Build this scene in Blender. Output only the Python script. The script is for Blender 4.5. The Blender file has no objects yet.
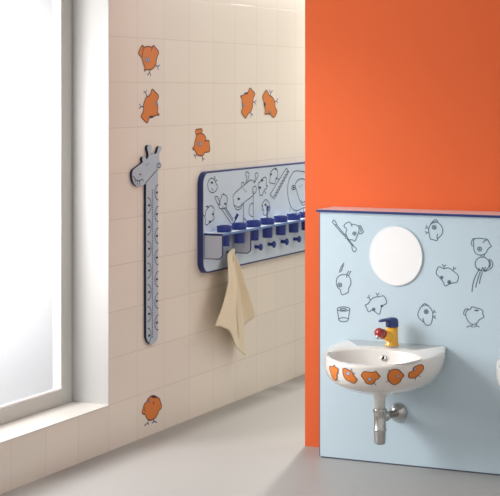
import bpy, bmesh, math, random
from mathutils import Vector, Matrix
from mathutils.geometry import tessellate_polygon

# traced outlines, in metres on the surface they lie on
WALL_CHICKS = {'a':{'body':[(6.8662,1.872),(6.8822,1.8635),(6.9023,1.8667),(6.9281,1.8693),(6.9524,1.8653),(6.9671,1.8715),(6.9818,1.8738),(6.9916,1.8662),(7.0163,1.8532),(7.0287,1.8417),(7.0163,1.8258),(7.0064,1.81),(7.0015,1.7904),(6.9916,1.7766),(6.9712,1.7646),(6.9427,1.7565),(6.9103,1.7572),(6.8942,1.7547),(6.8878,1.7492),(6.8822,1.7557),(6.8878,1.7654),(6.8742,1.7845),(6.8623,1.8035),(6.8543,1.8149),(6.8345,1.826),(6.825,1.8353),(6.8384,1.8529),(6.8543,1.8686)],'lines':[[(6.8822,1.8624),(6.8702,1.8498),(6.8662,1.8305),(6.8623,1.815)],[(6.9712,1.8696),(6.9548,1.8556),(6.9492,1.8458)]],'eye':[[(6.9346,1.8048),(6.9316,1.7995),(6.9236,1.7955),(6.9127,1.794),(6.9019,1.7952),(6.8939,1.7989),(6.891,1.804),(6.8939,1.8093),(6.9019,1.8132),(6.9127,1.8148),(6.9236,1.8136),(6.9316,1.81)]],'pupil':[[(6.9214,1.8045),(6.9203,1.8024),(6.9171,1.8009),(6.9127,1.8002),(6.9084,1.8007),(6.9052,1.8022),(6.904,1.8042),(6.9052,1.8063),(6.9084,1.8079),(6.9127,1.8086),(6.9171,1.8081),(6.9203,1.8066)]],'dark':[],'feet':[[(6.9402,1.756),(6.9362,1.7448)],[(6.9143,1.7302),(6.9362,1.7448),(6.9492,1.7282)],[(6.9965,1.7805),(7.0163,1.7718)],[(7.037,1.7811),(7.0163,1.7718),(7.0246,1.7586)]]},'b':{'body':[(6.9648,1.6631),(6.9946,1.649),(7.0245,1.6339),(7.0245,1.621),(7.0108,1.606),(7.019,1.5866),(7.019,1.5651),(7.0154,1.5501),(7.0308,1.5434),(7.0281,1.537),(7.0081,1.5386),(6.981,1.5333),(6.9541,1.5273),(6.9318,1.5255),(6.9229,1.5128),(6.9096,1.5024),(6.8875,1.5113),(6.8523,1.5308),(6.8523,1.5372),(6.8699,1.5539),(6.876,1.5707),(6.876,1.5919),(6.8875,1.6088),(6.9051,1.6257),(6.9318,1.632),(6.9469,1.6448),(6.9541,1.6576)],'lines':[],'eye':[[(7.0181,1.5931),(7.0163,1.5899),(7.0113,1.5875),(7.0045,1.5867),(6.9977,1.5876),(6.9928,1.59),(6.9909,1.5933),(6.9928,1.5965),(6.9977,1.5988),(7.0045,1.5996),(7.0113,1.5987),(7.0163,1.5963)]],'pupil':[[(7.0099,1.5931),(7.0092,1.5918),(7.0072,1.5909),(7.0045,1.5906),(7.0018,1.5909),(6.9998,1.5919),(6.9991,1.5932),(6.9998,1.5945),(7.0018,1.5954),(7.0045,1.5957),(7.0072,1.5954),(7.0092,1.5944)]],'dark':[[(6.9774,1.5304),(6.9743,1.5274),(6.9657,1.5254),(6.9541,1.5247),(6.9425,1.5257),(6.934,1.528),(6.9309,1.531),(6.934,1.534),(6.9425,1.536),(6.9541,1.5367),(6.9657,1.5357),(6.9743,1.5334)]],'feet':[[(6.9078,1.6291),(6.8963,1.6469)],[(6.876,1.6533),(6.8963,1.6469),(6.9051,1.6596)],[(6.876,1.58),(6.8497,1.5802)],[(6.8349,1.5943),(6.8497,1.5802),(6.8305,1.5711)]]},'c':{'body':[(8.0769,1.6711),(8.1078,1.6587),(8.1388,1.6428),(8.1348,1.6303),(8.1186,1.6162),(8.1145,1.5935),(8.1078,1.5652),(8.0876,1.5455),(8.0542,1.5318),(8.0343,1.518),(8.0211,1.5097),(7.9947,1.5213),(7.9685,1.5384),(7.9685,1.5468),(7.9816,1.5635),(7.975,1.5859),(7.9711,1.6139),(7.958,1.6223),(7.958,1.6296),(7.9881,1.6306),(8.0145,1.6429),(8.0503,1.6474),(8.0609,1.6615)],'lines':[],'eye':[[(8.0013,1.5801),(7.9994,1.577),(7.9941,1.5748),(7.9868,1.5741),(7.9796,1.5749),(7.9743,1.5772),(7.9724,1.5803),(7.9743,1.5834),(7.9796,1.5856),(7.9868,1.5864),(7.9941,1.5855),(7.9994,1.5832)]],'pupil':[[(7.9926,1.5802),(7.9918,1.5789),(7.9897,1.5781),(7.9868,1.5777),(7.9839,1.5781),(7.9818,1.579),(7.9811,1.5803),(7.9818,1.5815),(7.9839,1.5824),(7.9868,1.5827),(7.9897,1.5823),(7.9918,1.5814)]],'dark':[[(8.0516,1.6429),(8.0484,1.6404),(8.0396,1.6385),(8.0277,1.6378),(8.0158,1.6385),(8.0071,1.6404),(8.0039,1.6429),(8.0071,1.6454),(8.0158,1.6473),(8.0277,1.648),(8.0396,1.6473),(8.0484,1.6454)]],'feet':[[(8.1186,1.5952),(8.1348,1.5951)],[(8.1578,1.6046),(8.1348,1.5951),(8.1551,1.5819)],[(8.0769,1.5423),(8.0903,1.5314)],[(8.1145,1.5254),(8.0903,1.5314),(8.0876,1.5144)]]},'d':{'body':[(8.29,1.66),(8.3138,1.6473),(8.3279,1.6328),(8.3631,1.624),(8.3916,1.6094),(8.4087,1.586),(8.413,1.5625),(8.4373,1.5448),(8.4273,1.5273),(8.3987,1.5084),(8.3702,1.5134),(8.349,1.5242),(8.3138,1.5287),(8.2719,1.5263),(8.2761,1.5435),(8.2719,1.5609),(8.258,1.584),(8.2553,1.6013),(8.24,1.6186),(8.2511,1.6358),(8.2719,1.6502)],'lines':[],'eye':[[(8.3518,1.5381),(8.3499,1.5352),(8.3448,1.5331),(8.3377,1.5324),(8.3307,1.5333),(8.3255,1.5355),(8.3237,1.5384),(8.3255,1.5413),(8.3307,1.5433),(8.3377,1.544),(8.3448,1.5432),(8.3499,1.541)]],'pupil':[[(8.3434,1.5382),(8.3426,1.537),(8.3405,1.5362),(8.3377,1.5359),(8.3349,1.5363),(8.3328,1.5371),(8.3321,1.5383),(8.3328,1.5395),(8.3349,1.5403),(8.3377,1.5406),(8.3405,1.5402),(8.3426,1.5394)]],'dark':[[(8.2803,1.581),(8.2788,1.5747),(8.2747,1.57),(8.2692,1.5684),(8.2636,1.5701),(8.2595,1.5748),(8.258,1.5811),(8.2595,1.5875),(8.2636,1.5921),(8.2692,1.5937),(8.2747,1.592),(8.2788,1.5873)]],'feet':[[(8.342,1.627),(8.3518,1.6444)],[(8.3321,1.6618),(8.3518,1.6444),(8.3745,1.659)],[(8.403,1.5977),(8.4273,1.5975)],[(8.4488,1.6133),(8.4273,1.5975),(8.4488,1.5898)]]},'e':{'body':[(7.4253,1.4582),(7.459,1.4612),(7.4898,1.4615),(7.5002,1.452),(7.495,1.4396),(7.5209,1.4297),(7.5386,1.4153),(7.5417,1.4012),(7.5762,1.3989),(7.5805,1.3814),(7.5868,1.3555),(7.5784,1.3426),(7.5469,1.3404),(7.5261,1.3388),(7.5105,1.3277),(7.4847,1.324),(7.4488,1.3285),(7.4284,1.3421),(7.4111,1.3564),(7.3908,1.3607),(7.3929,1.3671),(7.408,1.3749),(7.4131,1.3932),(7.4253,1.4135),(7.4334,1.4295),(7.4233,1.4435)],'lines':[[(7.4355,1.4331),(7.4641,1.438),(7.495,1.4396)],[(7.5417,1.4012),(7.5209,1.3948)]],'eye':[[(7.4888,1.3855),(7.4858,1.3805),(7.4775,1.377),(7.4662,1.3759),(7.4549,1.3776),(7.4467,1.3816),(7.4436,1.3868),(7.4467,1.3918),(7.4549,1.3952),(7.4662,1.3963),(7.4775,1.3946),(7.4858,1.3907)]],'pupil':[[(7.4752,1.3859),(7.474,1.3839),(7.4707,1.3825),(7.4662,1.382),(7.4617,1.3827),(7.4584,1.3843),(7.4571,1.3864),(7.4584,1.3884),(7.4617,1.3898),(7.4662,1.3902),(7.4707,1.3895),(7.474,1.3879)]],'dark':[],'feet':[[(7.4385,1.3348),(7.4233,1.3238)],[(7.401,1.3338),(7.4233,1.3238),(7.4212,1.3124)],[(7.4981,1.3249),(7.5053,1.3093)],[(7.524,1.3053),(7.5053,1.3093),(7.5033,1.2954)]]},'f':{'body':[(6.9477,0.1865),(6.9783,0.1848),(7.0091,0.1723),(7.0349,0.1591),(7.0453,0.1441),(7.0578,0.1199),(7.0474,0.107),(7.0349,0.1067),(7.0194,0.0899),(6.9937,0.0749),(6.9579,0.0707),(6.9275,0.0762),(6.9023,0.0938),(6.8902,0.1104),(6.8702,0.1149),(6.8603,0.1253),(6.8702,0.1404),(6.8822,0.16),(6.9023,0.1637),(6.9123,0.1741),(6.9275,0.1812)],'lines':[[(6.8922,0.1221),(6.8852,0.1354),(6.8922,0.1462)],[(6.9681,0.1588),(6.9752,0.1439),(6.9834,0.1547)]],'eye':[[(6.9386,0.1657),(6.9372,0.1635),(6.9335,0.1624),(6.9285,0.1626),(6.9234,0.1641),(6.9197,0.1665),(6.9184,0.1692),(6.9197,0.1714),(6.9234,0.1725),(6.9285,0.1723),(6.9335,0.1708),(6.9372,0.1684)]],'pupil':[[(6.9325,0.1668),(6.932,0.1659),(6.9305,0.1654),(6.9285,0.1655),(6.9265,0.1661),(6.925,0.1671),(6.9244,0.1682),(6.925,0.169),(6.9265,0.1695),(6.9285,0.1694),(6.9305,0.1688),(6.932,0.1678)]],'dark':[[(7.0101,0.1721),(7.0063,0.1703),(6.9957,0.1703),(6.9814,0.1721),(6.9671,0.1751),(6.9566,0.1787),(6.9528,0.1818),(6.9566,0.1835),(6.9671,0.1836),(6.9814,0.1818),(6.9957,0.1787),(7.0063,0.1752)]],'feet':[[(6.9244,0.0777),(6.9204,0.064)],[(6.8822,0.0565),(6.9204,0.064),(6.9275,0.053)],[(6.9712,0.0707),(6.9814,0.0601)],[(6.9579,0.0547),(6.9814,0.0601),(7.0091,0.0492)]]}}
PANEL_INK = {'toothbrush_drawing':[('l',[(0.9854,1.0691),(0.9937,1.0739),(1.0001,1.0659),(1.005,1.0552),(0.9952,1.0535),(0.9869,1.0609)]),('o',[(1.0035,1.0561),(1.022,1.0341),(1.0439,1.0113)]),('o',[(0.9967,1.0522),(1.0171,1.0294),(1.0405,1.0067)]),('l',[(1.0526,1.008),(1.052,1.0058),(1.0502,1.004),(1.0478,1.0033),(1.0454,1.0039),(1.0436,1.0054),(1.0429,1.0077),(1.0436,1.01),(1.0454,1.0117),(1.0478,1.0124),(1.0502,1.0119),(1.052,1.0103)]),('l',[(1.057,0.9983),(1.0564,0.996),(1.0546,0.9943),(1.0522,0.9936),(1.0497,0.9941),(1.048,0.9957),(1.0473,0.9979),(1.048,1.0002),(1.0497,1.0019),(1.0522,1.0026),(1.0546,1.0021),(1.0564,1.0005)]),('o',[(1.056,0.991),(1.0682,0.9748),(1.0812,0.9617)]),('o',[(1.0619,0.9926),(1.073,0.9781),(1.0861,0.9633)]),('l',[(1.0812,0.9631),(1.0947,0.9555),(1.1005,0.9467),(1.0923,0.9351),(1.0827,0.9415),(1.0793,0.9526)])],'chick_drawing#brush':[('l',[(1.0415,1.0528),(1.0488,1.0599),(1.0657,1.0681),(1.0754,1.0594),(1.0947,1.0569),(1.1102,1.0498),(1.1131,1.0373),(1.1092,1.0191),(1.0996,0.9963),(1.0923,0.9825),(1.0803,0.9888),(1.0633,0.9881),(1.056,1.0014),(1.0488,1.0124),(1.0512,1.0238),(1.0536,1.0374),(1.0439,1.0439)]),('o',[(1.0754,1.0594),(1.0803,1.0474)]),('o',[(1.1102,1.0507),(1.1189,1.0541),(1.1285,1.0378),(1.1333,1.0245),(1.1189,1.0163),(1.1111,1.0246)]),('o',[(1.1164,1.0487),(1.1246,1.0242)]),('l',[(1.0986,1.0174),(1.0976,1.0138),(1.0947,1.011),(1.0909,1.0099),(1.087,1.0107),(1.0842,1.0133),(1.0832,1.0168),(1.0842,1.0205),(1.087,1.0232),(1.0909,1.0243),(1.0947,1.0235),(1.0976,1.021)]),('f',[(1.0947,1.0173),(1.0942,1.0154),(1.0928,1.0141),(1.0909,1.0135),(1.089,1.0139),(1.0875,1.0152),(1.087,1.017),(1.0875,1.0188),(1.089,1.0202),(1.0909,1.0207),(1.0928,1.0203),(1.0942,1.019)])],'chick_drawing#spray':[('l',[(1.0035,0.7906),(1.0069,0.8129),(1.0206,0.8263),(1.041,0.8317),(1.0614,0.8282),(1.0729,0.8098),(1.0729,0.7877),(1.0634,0.7714),(1.0614,0.7542),(1.0478,0.7453),(1.0308,0.74),(1.0253,0.7524),(1.0226,0.763),(1.0137,0.7689),(1.0069,0.7781)]),('l',[(1.0301,0.7843),(1.0288,0.7798),(1.0253,0.7764),(1.0206,0.7749),(1.0158,0.7759),(1.0123,0.779),(1.011,0.7833),(1.0123,0.7878),(1.0158,0.7913),(1.0206,0.7927),(1.0253,0.7917),(1.0288,0.7887)]),('f',[(1.026,0.7841),(1.0253,0.7815),(1.0233,0.7796),(1.0206,0.7787),(1.0178,0.7793),(1.0158,0.781),(1.0151,0.7835),(1.0158,0.7861),(1.0178,0.7881),(1.0206,0.7889),(1.0233,0.7883),(1.0253,0.7866)]),('o',[(1.0185,0.8388),(1.0253,0.8613),(1.041,0.8842)]),('o',[(1.0253,0.8436),(1.0321,0.8585),(1.0389,0.8759)]),('o',[(1.0532,0.8183),(1.0566,0.8375),(1.0648,0.8492)]),('o',[(1.0634,0.8302),(1.0749,0.8497)]),('o',[(1.0512,0.7455),(1.0634,0.7543)])],'tumbler_drawing':[('l',[(1.0695,0.6782),(1.0654,0.6732),(1.0542,0.6691),(1.0389,0.667),(1.0236,0.6674),(1.0124,0.6703),(1.0083,0.6748),(1.0124,0.6798),(1.0236,0.6839),(1.0389,0.686),(1.0542,0.6856),(1.0654,0.6827)]),('o',[(1.009,0.6735),(1.0151,0.6276)]),('o',[(1.0688,0.6769),(1.0614,0.6303)]),('l',[(1.0614,0.6303),(1.0583,0.6257),(1.0498,0.622),(1.0383,0.6201),(1.0267,0.6206),(1.0182,0.6234),(1.0151,0.6276),(1.0182,0.6322),(1.0267,0.636),(1.0383,0.6378),(1.0498,0.6373),(1.0583,0.6346)]),('l',[(1.0525,0.676),(1.0505,0.674),(1.0451,0.6723),(1.0376,0.6714),(1.0301,0.6714),(1.0246,0.6725),(1.0226,0.6743),(1.0246,0.6763),(1.0301,0.678),(1.0376,0.6789),(1.0451,0.6789),(1.0505,0.6778)])],'chick_drawing#near_faucet':[('l',[(1.1424,0.6999),(1.1558,0.7069),(1.1693,0.7246),(1.186,0.7368),(1.2094,0.7412),(1.2294,0.7454),(1.2393,0.7334),(1.244,0.7149),(1.2327,0.7067),(1.2194,0.6979),(1.216,0.682),(1.2094,0.6628),(1.196,0.6683),(1.176,0.6798),(1.1592,0.6706),(1.1491,0.6877)]),('o',[(1.1672,0.7245),(1.1605,0.7342)]),('o',[(1.1505,0.7349),(1.1605,0.7342),(1.1605,0.7468)]),('o',[(1.2007,0.7413),(1.2,0.7501)]),('o',[(1.1927,0.7572),(1.2,0.7501),(1.21,0.7569)]),('f',[(1.1913,0.6838),(1.1902,0.6796),(1.187,0.6765),(1.1826,0.6751),(1.1783,0.676),(1.1751,0.6788),(1.1739,0.6828),(1.1751,0.6869),(1.1783,0.6901),(1.1826,0.6914),(1.187,0.6906),(1.1902,0.6878)]),('f',[(1.2274,0.7002),(1.2265,0.697),(1.224,0.6946),(1.2207,0.6935),(1.2174,0.6942),(1.2149,0.6964),(1.214,0.6994),(1.2149,0.7026),(1.2174,0.7051),(1.2207,0.7061),(1.224,0.7054),(1.2265,0.7033)])],'chick_drawing#top':[('l',[(1.4394,1.049),(1.4463,1.0669),(1.4579,1.0761),(1.4764,1.0812),(1.4902,1.0728),(1.5017,1.0578),(1.504,1.0403),(1.4971,1.0246),(1.4833,1.0109),(1.4764,0.9996),(1.4625,1.0035),(1.4486,1.0052),(1.444,1.0182),(1.4417,1.0292),(1.4394,1.0402)]),('o',[(1.4486,1.0714),(1.4611,1.0873),(1.475,1.0921),(1.4824,1.0792)]),('o',[(1.4565,1.0796),(1.475,1.0846)]),('l',[(1.4736,1.0581),(1.4724,1.0539),(1.4692,1.0507),(1.4648,1.0495),(1.4604,1.0504),(1.4572,1.0534),(1.456,1.0575),(1.4572,1.0618),(1.4604,1.0649),(1.4648,1.0662),(1.4692,1.0652),(1.4724,1.0623)]),('f',[(1.4699,1.058),(1.4692,1.0556),(1.4674,1.0537),(1.4648,1.053),(1.4623,1.0535),(1.4604,1.0553),(1.4597,1.0577),(1.4604,1.0601),(1.4623,1.0619),(1.4648,1.0627),(1.4674,1.0621),(1.4692,1.0604)]),('o',[(1.4403,1.049),(1.4315,1.0567)]),('o',[(1.4268,1.0662),(1.4315,1.0567),(1.4222,1.0519)]),('o',[(1.4408,1.0349),(1.4301,1.0332)]),('o',[(1.4231,1.0396),(1.4301,1.0332),(1.4254,1.0264)]),('o',[(1.481,1.0306),(1.4778,1.0186),(1.4796,1.0063)])],'chick_drawing#under_top':[('l',[(1.4736,0.8585),(1.4859,0.8866),(1.5065,0.8796),(1.5311,0.8831),(1.5475,0.8737),(1.5744,0.8514),(1.5695,0.8238),(1.5516,0.819),(1.5352,0.8143),(1.5147,0.8038),(1.5065,0.8207),(1.49,0.8396)]),('o',[(1.5106,0.8798),(1.509,0.89)]),('o',[(1.5007,0.899),(1.509,0.89),(1.5196,0.8967)]),('o',[(1.5483,0.8729),(1.5556,0.8811)]),('o',[(1.5524,0.8903),(1.5556,0.8811),(1.5646,0.8831)]),('f',[(1.5073,0.8404),(1.5062,0.8364),(1.5032,0.8334),(1.4991,0.8321),(1.495,0.833),(1.492,0.8357),(1.4909,0.8396),(1.492,0.8436),(1.495,0.8466),(1.4991,0.8479),(1.5032,0.847),(1.5062,0.8443)]),('f',[(1.5426,0.8225),(1.5414,0.8181),(1.5381,0.8148),(1.5336,0.8134),(1.5291,0.8143),(1.5258,0.8173),(1.5245,0.8216),(1.5258,0.826),(1.5291,0.8293),(1.5336,0.8307),(1.5381,0.8297),(1.5414,0.8267)])],'chick_drawing#ball':[('l',[(1.6444,0.9876),(1.6433,1.0065),(1.65,1.0149),(1.6668,1.0177),(1.6892,1.0164),(1.707,1.0128),(1.717,0.9932),(1.7237,0.9854),(1.7087,0.974),(1.7003,0.9575),(1.6892,0.9489),(1.6724,0.9455),(1.6556,0.9502),(1.6455,0.966)]),('o',[(1.6388,0.982),(1.6331,0.9953),(1.6404,1.0135),(1.6511,1.016)]),('l',[(1.6797,0.9717),(1.6785,0.9674),(1.6752,0.9641),(1.6707,0.9627),(1.6662,0.9637),(1.663,0.9667),(1.6618,0.971),(1.663,0.9754),(1.6662,0.9787),(1.6707,0.98),(1.6752,0.9791),(1.6785,0.976)]),('f',[(1.6752,0.9716),(1.6746,0.9694),(1.673,0.9677),(1.6707,0.9671),(1.6685,0.9676),(1.6668,0.9691),(1.6662,0.9712),(1.6668,0.9734),(1.6685,0.975),(1.6707,0.9757),(1.673,0.9752),(1.6746,0.9737)]),('o',[(1.6847,0.9989),(1.6936,1.0085),(1.7059,1.0127)]),('o',[(1.6769,0.9468),(1.6791,0.9361)]),('o',[(1.692,0.9496),(1.6903,0.9366)]),('l',[(1.7143,0.9085),(1.7123,0.8983),(1.7068,0.8891),(1.6984,0.8821),(1.688,0.8781),(1.6769,0.8776),(1.6665,0.8806),(1.658,0.8869),(1.6525,0.8956),(1.6506,0.9057),(1.6525,0.9159),(1.658,0.9251),(1.6665,0.9321),(1.6769,0.9361),(1.688,0.9366),(1.6984,0.9335),(1.7068,0.9272),(1.7123,0.9185)]),('o',[(1.7143,0.9311),(1.7293,0.9145),(1.7254,0.8939),(1.707,0.8812),(1.6903,0.8734)]),('o',[(1.7104,0.9277),(1.7193,0.9109),(1.7148,0.8923)]),('o',[(1.6668,0.8804),(1.65,0.8472),(1.6399,0.8142),(1.6365,0.7838)]),('o',[(1.6735,0.8726),(1.6612,0.8369),(1.6528,0.8041)]),('o',[(1.6825,0.8714),(1.6735,0.8429),(1.6696,0.8211)]),('o',[(1.6668,0.8885),(1.6752,0.8765),(1.6853,0.8932),(1.6892,0.8804),(1.6987,0.8954)])],'chick_drawing#low':[('l',[(1.3907,0.6806),(1.4032,0.705),(1.4239,0.7156),(1.4446,0.7073),(1.4579,0.6844),(1.4571,0.6607),(1.4488,0.6327),(1.4281,0.6275),(1.4181,0.6387),(1.399,0.6534),(1.3907,0.6648)]),('o',[(1.4048,0.7067),(1.4198,0.7217),(1.4397,0.7133)]),('l',[(1.4372,0.6872),(1.436,0.6828),(1.4326,0.6794),(1.4281,0.678),(1.4235,0.6789),(1.4202,0.6819),(1.4189,0.6861),(1.4202,0.6906),(1.4235,0.6939),(1.4281,0.6953),(1.4326,0.6944),(1.436,0.6914)]),('f',[(1.4339,0.687),(1.4331,0.6842),(1.431,0.682),(1.4281,0.6811),(1.4252,0.6817),(1.423,0.6836),(1.4223,0.6863),(1.423,0.6891),(1.4252,0.6913),(1.4281,0.6922),(1.431,0.6916),(1.4331,0.6897)]),('o',[(1.4579,0.6844),(1.467,0.6881)]),('o',[(1.4637,0.6973),(1.467,0.6881),(1.4736,0.6869)]),('o',[(1.4562,0.6638),(1.467,0.666)]),('o',[(1.4694,0.6725),(1.467,0.666),(1.4711,0.6568)]),('o',[(1.4131,0.6582),(1.4181,0.6387)])],'chick_drawing#standing':[('l',[(1.6102,0.6735),(1.6086,0.6891),(1.6167,0.7051),(1.6313,0.7099),(1.6345,0.7194),(1.6531,0.7165),(1.6813,0.7088),(1.6853,0.6896),(1.6894,0.6781),(1.6692,0.6653),(1.6571,0.649),(1.6369,0.6439),(1.6207,0.6546)]),('o',[(1.6086,0.6813),(1.5988,0.6862),(1.6053,0.7068),(1.6207,0.7093)]),('f',[(1.6684,0.7057),(1.6669,0.7037),(1.6628,0.702),(1.6571,0.7012),(1.6515,0.7014),(1.6474,0.7026),(1.6458,0.7044),(1.6474,0.7065),(1.6515,0.7081),(1.6571,0.709),(1.6628,0.7088),(1.6669,0.7076)]),('o',[(1.6394,0.6441),(1.6361,0.6361)]),('o',[(1.6134,0.6292),(1.6248,0.6362),(1.6361,0.6361),(1.6369,0.6299)]),('o',[(1.6555,0.6474),(1.6571,0.6389)]),('o',[(1.645,0.6312),(1.6571,0.6389),(1.67,0.6334)])]}
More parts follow.
